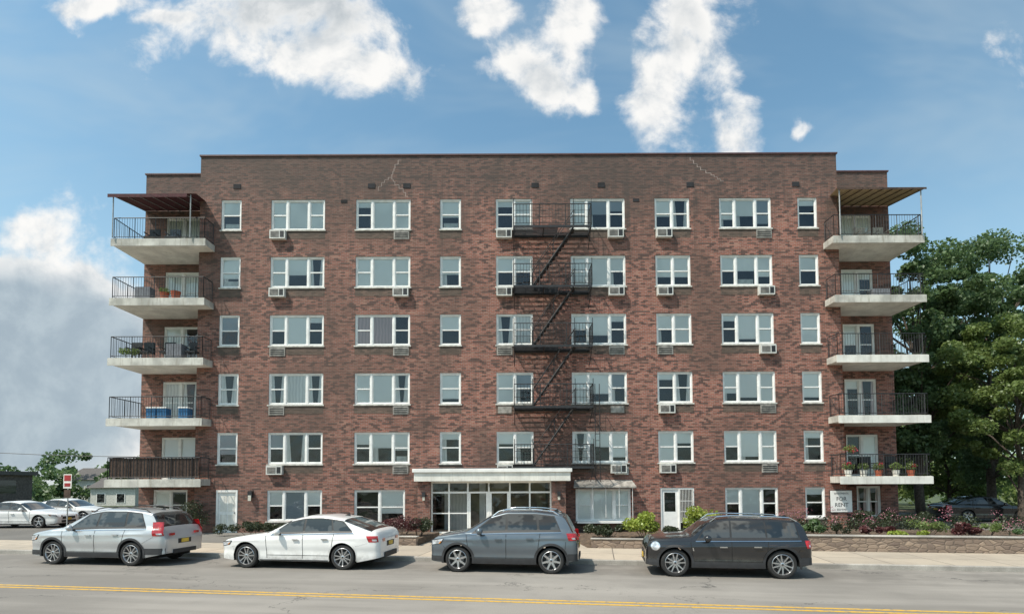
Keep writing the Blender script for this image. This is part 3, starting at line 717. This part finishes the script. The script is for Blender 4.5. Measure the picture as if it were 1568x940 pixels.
    mb.f.append(tuple(range(nr))); mb.m.append(mb.mi(PK)); n_=(len(xs)-1)*nr; mb.f.append(tuple(n_+i for i in reversed(range(nr)))); mb.m.append(mb.mi(PK))
    mb.obj('body',root,smooth=38)
    d=MB()
    def patch(bot,top,o,k,nu=14,nv=5):
        for s_ in(1,-1):
            G=[]
            for i in range(nu+1):
                u_=i/nu; row=[]
                xb,zb=bot(u_); xt,zt=top(u_)
                for j in range(nv+1):
                    v_=j/nv; x=xb+(xt-xb)*v_; z=zb+(zt-zb)*v_; row.append((x,s_*(side(x,z)+o),z))
                G.append(row)
            for i in range(nu):
                for j in range(nv):
                    q=[G[i][j],G[i+1][j],G[i+1][j+1],G[i][j+1]]
                    d.quad(*(q if s_<0 else q[::-1]),k)
    lerp=lambda a,b,t:a+(b-a)*t
    f0=wins_[0]; l0=wins_[-1]
    patch(lambda u_:(lerp(f0[0]-.05,l0[1]+.04,u_),B(lerp(f0[0]-.05,l0[1]+.04,u_))+.012),lambda u_:(lerp(f0[2]-.03,l0[3]+.02,u_),T(lerp(f0[2]-.03,l0[3]+.02,u_))-off+.03),.003,'black',26,5)
    for (bf,br_,tf,tr) in wins_:
        patch(lambda u_:(lerp(bf,br_,u_),B(lerp(bf,br_,u_))+.035),lambda u_:(lerp(tf,tr,u_),T(lerp(tf,tr,u_))-off),.007,'cglass')
    patch(lambda u_:(lerp(f0[0]-.05,l0[1]+.04,u_),B(lerp(f0[0]-.05,l0[1]+.04,u_))+.0),lambda u_:(lerp(f0[0]-.05,l0[1]+.04,u_),B(lerp(f0[0]-.05,l0[1]+.04,u_))+.022),.010,'chrome' if roofrails or stripe else 'black',26,1)
    for sx_ in seams:
        xb,xt=sx_
        patch(lambda u_:(lerp(xb,xb+.014,u_),max(sill+.08,zbot(xb)+.02)),lambda u_:(lerp(xt,xt+.014,u_),B(xt)),.003,'seam',1,10)
    patch(lambda u_:(lerp(seams[0][0],wheels[1]-ra-.02,u_),sill+.16),lambda u_:(lerp(seams[0][0],wheels[1]-ra-.02,u_),sill+.172),.003,'seam',20,1)
    patch(lambda u_:(lerp(wheels[0]+ra+.02,wheels[1]-ra-.02,u_),sill+.005),lambda u_:(lerp(wheels[0]+ra+.02,wheels[1]-ra-.02,u_),sill+(.15 if clad else .04)),.008,'clad',20,3)
    patch(lambda u_:(lerp(wheels[1]+ra*.9,wheels[1]+ra*.9+.012,u_),r+ra*.75),lambda u_:(lerp(L-.32,L-.31,u_),tailz[0]),.004,'seam',1,8)
    patch(lambda u_:(lerp(wheels[0]-ra*.85,wheels[0]-ra*.85+.012,u_),r+ra*.7),lambda u_:(lerp(headlen-.03,headlen-.02,u_),headz[0]),.004,'seam',1,8)
    wd=.06 if clad else .012
    for wx in wheels:
        for s_ in(1,-1):
            G=[]
            for i in range(29):
                a=math.pi*(i/28)*1.16-.08*math.pi
                row=[]
                for rr in(ra-.002,ra+wd*.5,ra+wd):
                    x=wx+rr*math.cos(a); z=max(sill,r+rr*math.sin(a)); x=min(max(x,.01),L-.01); row.append((x,s_*(side(x,z)+.012),z))
                G.append(row)
            for i in range(28):
                for j in range(2):
                    q=[G[i][j],G[i+1][j],G[i+1][j+1],G[i][j+1]]; d.quad(*(q if s_>0 else q[::-1]),'clad' if clad else PK)
    hz0,hz1=headz; tz0,tz1=tailz
    if roundlamp:
        hm=(hz0+hz1)/2
        for rad,o,kk_ in((.115,.006,'chrome'),(.098,.011,'headl')):
            patch(lambda u_:(.24-rad*1.0*math.cos(math.pi*u_),hm-rad*math.sin(math.pi*u_)),lambda u_:(.24-rad*1.0*math.cos(math.pi*u_),hm+rad*math.sin(math.pi*u_)),o,kk_,18,6)
        patch(lambda u_:(lerp(wheels[0]+ra+.06,seams[0][0]-.0,u_),.66),lambda u_:(lerp(wheels[0]+ra+.04,seams[0][0]-.02,u_),.74),.008,'chrome',4,2)
    else:
        patch(lambda u_:(lerp(.02,headlen*.8,u_),lerp(hz0,hz0+.06,u_)),lambda u_:(lerp(.06,headlen,u_),lerp(hz1-.02,hz1+.02,u_)),.006,'black')
        patch(lambda u_:(lerp(.04,headlen*.74,u_),lerp(hz0+.02,hz0+.07,u_)),lambda u_:(lerp(.07,headlen*.92,u_),lerp(hz1-.04,hz1,u_)),.010,'headl')
        patch(lambda u_:(lerp(headlen*.62,headlen*.70,u_),hz0+.06),lambda u_:(lerp(headlen*.74,headlen*.84,u_),hz0+.12),.013,'amber',3,2)
    patch(lambda u_:(lerp(L-taillen*.8,L-.03,u_),tz0+.03),lambda u_:(lerp(L-taillen,L-.05-(T(L-.2)<tz1)*.05,u_),tz1),.008,'taill')
    patch(lambda u_:(lerp(L-taillen*.5,L-.06,u_),tz0+.06),lambda u_:(lerp(L-taillen*.55,L-.08,u_),tz0+.11),.012,'headl',4,2)
    if clad:
        patch(lambda u_:(lerp(.01,wheels[0]-ra-.05,u_),zbot(.2)+.02),lambda u_:(lerp(.01,wheels[0]-ra-.05,u_),zbot(.2)+.16),.007,'clad',8,2)
        patch(lambda u_:(lerp(wheels[1]+ra+.04,L-.01,u_),zbot(L-.2)+.02),lambda u_:(lerp(wheels[1]+ra+.04,L-.01,u_),zbot(L-.2)+.2),.007,'clad',8,2)
    fp=Pw(0)*.9
    d.box(-.012,.01,-fp*.75,fp*.75,.46,.60,'black'); d.box(-.014,.01,-fp*.85,fp*.85,sill+.08,.40,'black'); d.box(-.03,-.0145,-.15,.15,.40,.52,'plate')
    if not roundlamp:
        for s_ in(1,-1): d.box(-.015,.03,*sorted((s_*fp*.78,s_*fp*1.0)),hz0,hz1-.05,'headl')
    d.box(L-.01,L+.012,-.26,.26,.62,.76,'black'); d.box(L+.013,L+.022,-.15,.15,.64,.75,'plate')
    d.box(L-.02,L+.03,-fp*.8,fp*.8,sill+.1,.46,'clad')
    for s_ in(1,-1): d.box(L-.03,L+.012,*sorted((s_*fp*.72,s_*fp*1.02)),tz0+.03,min(tz1-.05,T(L)-.02) if T(L)-.02>tz0+.06 else tz0+.1,'taill')
    for i,(sx_) in enumerate(seams[1:]):
        hx=sx_[0]-.20
        for s_ in(1,-1):
            y=side(hx,B(hx)-.13)*s_; d.box(hx-.09,hx+.09,*sorted((y-.005,y+s_*.035)),B(hx)-.15,B(hx)-.12,PK if not stripe else 'chrome')
    d.obj('trim_and_glass',root,smooth=30)
    mr=MB(); mx=f0[0]+.22
    for s_ in(1,-1):
        y=side(mx,B(mx))*s_
        prof_=[(0,-.09),(.05,-.085),(.085,-.04),(.09,.02),(.06,.075),(0,.085)]
        mr.lathe((mx,y+s_*.13,B(mx)+.09),'y',prof_,PK,14); mr.box(mx-.03,mx+.03,*sorted((y-s_*.02,y+s_*.08)),B(mx)+.01,B(mx)+.05,'black')
    mr.obj('wing_mirrors',root,smooth=60)
    if roofrails:
        rb=MB()
        for s_ in(1,-1):
            pts=[]
            for i in range(13):
                x=lerp(wtop+.05,rtop-.1,i/12); pts.append((x,s_*(side(x,T(x)-.09)-.05),T(x)-.01+(.045 if 0<i<12 else -.03)))
            for a,b_ in zip(pts[:-1],pts[1:]): rb.bar(a,b_,.018,'chrome' if roofrails==2 else 'black',6)
        rb.obj('roof_rails',root,smooth=60)
    an=MB(); an.poly([(rtop-.35,0,T(rtop-.35)-.01),(rtop-.15,0,T(rtop-.15)-.01),(rtop-.17,0,T(rtop-.2)+.09)],'black'); an.obj('antenna',root)
    for wi,wx in enumerate(wheels):
        for s_ in(1,-1):
            wmb=MB(); yo=s_*(W/2-.025)
            def off_(o): return -s_*o
            tp=[(r*.70,.0),(r*.73,-.012),(r*.82,-.02),(r*.93,-.012),(r*.985,.02),(r,.05),(r,.16),(r*.97,.20),(r*.8,.215),(r*.66,.2)]
            wmb.lathe((wx,yo,r),'y',[(a,off_(o)) for a,o in tp],'tire',40)
            rp=[(r*.725,-.013),(r*.70,-.018),(r*.675,-.006),(r*.66,.03),(r*.64,.14)]
            wmb.lathe((wx,yo,r),'y',[(a,off_(o)) for a,o in rp],'rim',40)
            wmb.lathe((wx,yo,r),'y',[(r*.66,off_(.13)),(0.0,off_(.13))],'rimdark',40)
            wmb.lathe((wx,yo,r),'y',[(r*.40,off_(.11)),(r*.40,off_(.10)),(r*.1,off_(.10))],'pipe',30)
            wmb.lathe((wx,yo,r),'y',[(r*.15,off_(.06)),(r*.14,off_(.004)),(r*.11,off_(-.002)),(0,off_(-.002))],'rim',20)
            wmb.lathe((wx,yo,r),'y',[(r*.07,off_(-.002)),(r*.065,off_(-.008)),(0,off_(-.008))],'black',14)
            for q in range(spokes):
                a0=2*math.pi*q/spokes+.3+wi*.4
                for da in((-.16,.16) if dual else (0,)):
                    wi_=.032 if dual else .060; wo=.030 if dual else .045
                    dr_=Vector((math.cos(a0),0,math.sin(a0))); tn=Vector((-math.sin(a0),0,math.cos(a0)))
                    c0=Vector((wx,yo,r))+dr_*r*.10+tn*(da*.25*r); c1=Vector((wx,yo,r))+dr_*r*.69+tn*(da*r*1.1)
                    y0,y1=off_(.005),off_(.045)
                    A=[c0+tn*wi_*.5+Vector((0,y0,0)),c0-tn*wi_*.5+Vector((0,y0,0)),c1-tn*wo*.5+Vector((0,off_(-.006),0)),c1+tn*wo*.5+Vector((0,off_(-.006),0))]
                    Bq=[p+Vector((0,y1-y0,0)) for p in A]
                    wmb.quad(*[tuple(p) for p in A],'rim'); wmb.quad(tuple(A[0]),tuple(A[3]),tuple(Bq[3]),tuple(Bq[0]),'rim'); wmb.quad(tuple(A[1]),tuple(A[2]),tuple(Bq[2]),tuple(Bq[1]),'rim')
            wmb.obj('wheel',root,smooth=40)
    ub=MB(); ub.box(.3,L-.35,-W/2+.25,W/2-.25,sill-.03,.5,'under'); ub.obj('underbody',root)
    return root
silver=paint('silver_paint',(.54,.55,.56),.5,.32); white=paint('white_car_paint',(.82,.81,.79),.0,.3); grey=paint('blue_grey_paint',(.135,.16,.185),.5,.3); black=paint('black_metal_paint',(.026,.026,.028),.4,.2)
def place(s,W_,gap=.2,z=0): return R(s,-(gap+W_/2),z)
CRV=dict(prof=[(0,.66),(.03,.84),(.2,.97),(.7,1.06),(1.12,1.12),(1.95,1.58),(2.45,1.67),(3.2,1.67),(3.85,1.61),(4.12,1.56),(4.42,1.15),(4.52,1.0),(4.6,.75)])
CW=[(1.38,2.30,1.98,2.32),(2.37,3.28,2.38,3.22),(3.35,4.0,3.29,3.72)]
car('parked_suv',place(-14.6,1.85),-AL,4.6,1.85,CRV['prof'],(.92,3.58),.355,(.98,1.08),CW,silver,1.15,1.98,4.08,4.42,seams=((1.25,1.2),(2.33,2.33),(3.25,3.34)),roofrails=1,headz=(.68,.88),tailz=(.85,1.28),dual=True,taillen=.42)
car('parked_hatchback',place(-8.25,1.83,.1),-AL,4.82,1.83,[(0,.55),(.03,.72),(.25,.84),(.8,.94),(1.45,1.02),(2.1,1.38),(2.6,1.49),(3.1,1.5),(3.7,1.42),(4.25,1.24),(4.62,1.10),(4.76,1.06),(4.82,.8)],(.86,3.78),.35,(.90,1.02),
 [(1.65,2.55,2.12,2.56),(2.62,3.45,2.62,3.36),(3.5,4.05,3.41,3.72)],white,1.45,2.15,3.75,4.6,sill=.22,clad=False,seams=((1.5,1.45),(2.58,2.58),(3.45,3.5)),headz=(.60,.76),tailz=(.74,.94),spokes=5,dual=True,off=.10,taillen=.36,stripe=True)
car('parked_suv',place(-2.0,1.77,.1),-AL,4.02,1.77,[(0,.66),(.03,.86),(.22,.98),(.65,1.05),(.98,1.11),(1.65,1.52),(2.1,1.64),(2.9,1.64),(3.45,1.58),(3.68,1.52),(3.88,1.12),(3.96,.95),(4.02,.7)],(.80,3.32),.345,(.98,1.08),
 [(1.2,2.08,1.68,2.10),(2.15,2.95,2.16,2.90),(3.02,3.55,2.96,3.38)],grey,1.0,1.68,3.62,3.88,seams=((1.08,1.02),(2.11,2.11),(2.95,3.02)),roofrails=2,headz=(.70,.88),tailz=(.84,1.06),spokes=7)
car('parked_compact_suv',place(3.75,1.78,.1),-AL,4.02,1.78,[(0,.56),(.02,.78),(.08,.91),(.25,.98),(.8,1.02),(1.14,1.04),(1.52,1.36),(1.72,1.46),(2.1,1.50),(3.1,1.48),(3.72,1.44),(3.84,1.36),(3.93,1.0),(3.98,.88),(4.02,.60)],(.72,3.28),.35,(.87,.93),
 [(1.28,2.06,1.56,2.08),(2.11,2.92,2.12,2.90),(2.96,3.70,2.94,3.62)],black,1.15,1.56,3.80,3.94,seams=((1.16,1.10),(2.09,2.09),(2.90,2.96)),roofrails=2,headz=(.66,.88),tailz=(.72,.94),spokes=5,dual=True,stripe=True,roundlamp=True,taillen=.20,off=.085)
sed=[(0,.52),(.03,.68),(.25,.78),(.9,.88),(1.35,.95),(2.0,1.34),(2.5,1.44),(3.0,1.42),(3.6,1.28),(4.1,1.06),(4.5,1.0),(4.7,.8)]
def sedan(loc,rot,p_): car('parked_sedan',loc,rot,4.7,1.8,sed,(.9,3.6),.33,(.86,.95),[(1.55,2.45,2.02,2.46),(2.52,3.3,2.52,3.2)],p_,1.37,2.02,3.05,4.05,sill=.2,clad=False,seams=((1.4,1.35),(2.48,2.48),(3.3,3.35)),headz=(.58,.72),tailz=(.7,.92),off=.09)
sedan((-24.1,30.3,.1),math.pi,white); sedan((-25.0,34.5,.1),math.pi,white)
sedan((28.6,31,.12),math.pi*.97,black); 
car('parked_suv',(34.0,30,.12),math.pi,4.6,1.85,CRV['prof'],(.92,3.58),.355,(.98,1.08),CW,grey,1.15,1.98,4.08,4.42,seams=((1.25,1.2),(2.33,2.33),(3.25,3.34)))

# ---------------------------------------------------------------- walls, planters, plants
rw=empty('stone_retaining_wall',O,-AL)
b=MB(); b.box(8.2,60,3.01,3.32,.05,.60,'stone'); b.box(8.15,60,2.98,3.36,.60,.645,'kerb'); b.obj('wall',rw,bevel=.02)
b=MB(); b.box(8.2,60,3.33,7.5,.0,.50,'soil'); b.obj('raised_bed',rw)
pl=empty('stone_planter',O,-AL); b=MB(); b.box(2.3,6.2,3.01,3.25,.05,.42,'stone'); b.box(2.27,6.23,2.98,3.28,.42,.46,'kerb'); b.box(2.3,6.2,3.26,6,.0,.36,'soil'); b.obj('wall',pl,bevel=.02)
pl=empty('stone_planter',O,-AL); b=MB(); b.box(-5.6,-4.0,3.01,3.25,.05,.42,'stone'); b.box(-5.63,-3.97,2.98,3.28,.42,.46,'kerb'); b.box(-5.6,-4.0,3.26,6,.0,.36,'soil'); b.obj('wall',pl,bevel=.02)
def shrub(name,c,rx,ry,h,m,n=2500,size=.09):
    e=empty(name,c); k=max(6,int(rx*ry*18)); cs=[];rs=[]
    for i in range(k):
        a=random.random()*6.28; q=math.sqrt(random.random()); cs.append((rx*q*math.cos(a),ry*q*math.sin(a),h*(.35+.45*random.random()*(1-.5*q)))); rs.append(h*random.uniform(.22,.36))
    leaves('foliage',clumps(cs,rs,max(20,n//k)),size,m,e)
    b=MB()
    for c_ in cs[:10]: b.bar((c_[0]*.3,c_[1]*.3,0),c_,.012,'bark',4)
    b.obj('stems',e)
def RR(s,t,z): return tuple(R(s,t,z))
shrub('hedge',(-11.4,24.6,.05),1.5,.7,.9,'leafd',4000,.07)
shrub('hedge',(-8.0,24.8,.05),1.6,.6,.7,'leafd',3500,.07)
shrub('barberry_bush',RR(-5.0,4.2,.35),.8,.5,1.1,'leafr',3000,.06); shrub('bush',RR(-4.4,4.4,.3),.5,.5,.9,'leafd',1500,.07)
shrub('hedge',RR(2.9,4.4,.3),.7,.5,.75,'leafd',2600,.07); shrub('lime_shrub',RR(4.2,4.3,.4),.6,.4,1.1,'leafy',2600,.09)
shrub('hedge',RR(5.0,4.4,.3),.7,.5,.7,'leafd',2600,.07); shrub('lime_shrub',RR(6.3,4.6,.4),.45,.4,1.4,'leafy',2200,.09)
shrub('hedge',RR(7.4,5.0,.3),.9,.5,.8,'leafd',2600,.07)
for i,s_ in enumerate(np.arange(9.0,28,.95)):
    m_=['leaf2','leaf','leafd','leafr','leafy','leaf2','leafr'][i%7]; h_=random.uniform(.4,.8)
    shrub('garden_plant',RR(s_+random.uniform(-.2,.2),random.uniform(3.7,4.8),.48),random.uniform(.4,.65),.4,h_,m_,1500,random.choice([.05,.08,.11]))
cs=[RR(s_+random.uniform(-.3,.3),random.uniform(3.8,5.6),.9+random.uniform(0,.5)) for s_ in np.arange(8.8,17,.25)]
leaves('pink_flower_bed',clumps(cs,[.2]*len(cs),22),.045,'flower')
cs=[RR(s_+random.uniform(-.3,.3),random.uniform(4.6,6.6),.7+random.uniform(0,.3)) for s_ in np.arange(8.8,30,.3)]
leaves('ground_cover',clumps(cs,[.35]*len(cs),120),.07,'leafd')
for x in np.arange(16.2,19.5,1.2): shrub('foundation_shrub',(x,25.6,.3),.6,.4,.9,'leafd',1500,.07)
shrub('tall_shrub',(-14.6,25.6,.1),.25,.25,1.8,'leafd',1500,.07)

def tree(name,x,y,H,cr,m,n=42000,trunk=.28,base=.3,seed=0,size=.2,K=95):
    rs=random.Random(seed); e=empty(name,(x,y,.0)); b=MB()
    cz=H*(base+ (1-base)/2); hz=H*(1-base)/2
    pts=[Vector((0,0,0))]; 
    for i in range(1,6): pts.append(Vector((rs.uniform(-.2,.2)*i*.5,rs.uniform(-.2,.2)*i*.5,H*.7*i/5)))
    for i in range(5): b.bar(pts[i],pts[i+1],trunk*(1-i*.17),'bark',10,trunk*(1-(i+1)*.17))
    cs=[];rd=[]
    while len(cs)<K:
        p_=Vector((rs.uniform(-1,1),rs.uniform(-1,1),rs.uniform(-1,1)))
        if p_.length>1 or p_.length<.35: continue
        wob=1+.18*math.sin(5*math.atan2(p_.y,p_.x)+seed)+.12*math.sin(7*p_.z+seed)
        c_=Vector((p_.x*cr*wob,p_.y*cr*wob,cz+p_.z*hz)); cs.append(tuple(c_)); rd.append(rs.uniform(.45,1.2)*cr/5)
    for i in range(0,K,3):
        c_=Vector(cs[i]); k=min(4,max(1,int(c_.z/(H*.7)*4))); st=pts[k]; mid=st.lerp(c_,.5)+Vector((0,0,.3))
        b.bar(st,mid,trunk*.28,'bark',6,trunk*.16); b.bar(mid,c_,trunk*.16,'bark',5,trunk*.05)
    b.obj('trunk_and_limbs',e,smooth=60); leaves('crown',clumps(cs,rd,n//K),size,m,e)
tree('maple_tree',24.6,33.5,18.2,4.4,'leaf',50000,seed=1,base=.2,K=125)
tree('maple_tree',30.6,35.5,17.8,5.6,'leaf',56000,seed=2,base=.10,K=140)
tree('maple_tree',38,33,14.5,5,'leaf',20000,seed=3)
tree('ash_tree',27.0,29.5,11.6,3.5,'leaf2',42000,.2,seed=4,base=.24,size=.16,K=110)
tree('ash_tree',22.2,33,9.5,2.6,'leaf',20000,.16,seed=5,base=.22)
tree('ash_tree',33,42,10,4.5,'leaf2',22000,.16,seed=6,base=.08,size=.24)
cs=[];rd=[]
for i in range(260):
    x=rng.uniform(-120,-30); y=rng.uniform(62,85); h=3.4+2.6*abs(math.sin(x*.35))+rng.uniform(-.8,.6); cs.append((x,y,rng.uniform(.8,h))); rd.append(rng.uniform(.8,1.6))
leaves('distant_trees',clumps(cs,rd,150),.45,'leaf')
cs=[];rd=[]
for i in range(240):
    x=rng.uniform(30,90); y=rng.uniform(44,60); cs.append((x,y,rng.uniform(.5,4.5))); rd.append(rng.uniform(.8,1.8))
leaves('distant_trees',clumps(cs,rd,140),.4,'leaf2')
M['shingle']=mat('shingle',(.10,.09,.085),.9); M['siding']=mat('siding',(.55,.54,.50),.8); M['darksiding']=mat('dark_siding',(.11,.09,.08),.8,var=.3)
def house(name,x,y,w_,d_,h,k,flat=False,rh=1.6):
    e=empty(name,(x,y,0)); b=MB(); b.box(0,w_,0,d_,0,h,k)
    if flat: b.box(-.3,w_+.3,-.3,d_+.3,h,h+.35,'shingle')
    else:
        b.poly([(-.3,-.3,h),(w_+.3,-.3,h),(w_+.3,d_/2,h+rh),(-.3,d_/2,h+rh)],'shingle'); b.poly([(-.3,d_+.3,h),(-.3,d_/2,h+rh),(w_+.3,d_/2,h+rh),(w_+.3,d_+.3,h)],'shingle')
        for xx in(0,w_): b.poly([(xx,0,h),(xx,d_,h),(xx,d_/2,h+rh-.1)],k)
    for i in range(int(w_/2.2)):
        b.box(.7+i*2.2,1.7+i*2.2,-.04,-.01,h-1.7,h-.6,'white'); b.box(.78+i*2.2,1.62+i*2.2,-.05,-.041,h-1.62,h-.68,'cglass')
    b.box(w_+.01,w_+.03,d_*.3,d_*.7,h-1.7,h-.5,'cglass')
    b.obj('house_body',e)
house('commercial_building',-60,48,13.4,6,3.3,'darksiding',True); house('white_house',-47,62,5,5,2.0,'siding',rh=1.2); house('house',-58,72,7,7,3.0,'siding')
sg=empty('parking_sign',(-20.6,25.8,.1)); b=MB(); b.bar((0,0,0),(0,0,2.75),.03,'steel'); b.box(-.19,.19,-.045,-.03,2.12,2.78,'fascia'); b.box(-.155,.155,-.05,-.046,2.46,2.73,'signred'); b.box(-.14,.14,-.05,-.046,2.2,2.36,'signred'); b.box(-.15,.15,-.045,-.03,1.68,2.06,'wood'); b.obj('sign_and_post',sg)
cb=MB(); A=Vector((-60,40,7.2)); Bv=Vector((-19,38,4.3))
f=lambda t:A.lerp(Bv,t)-Vector((0,0,.9*4*t*(1-t)))
for i in range(12): cb.bar(f(i/12),f((i+1)/12),.02,'black',4)
cb.obj('overhead_cable')
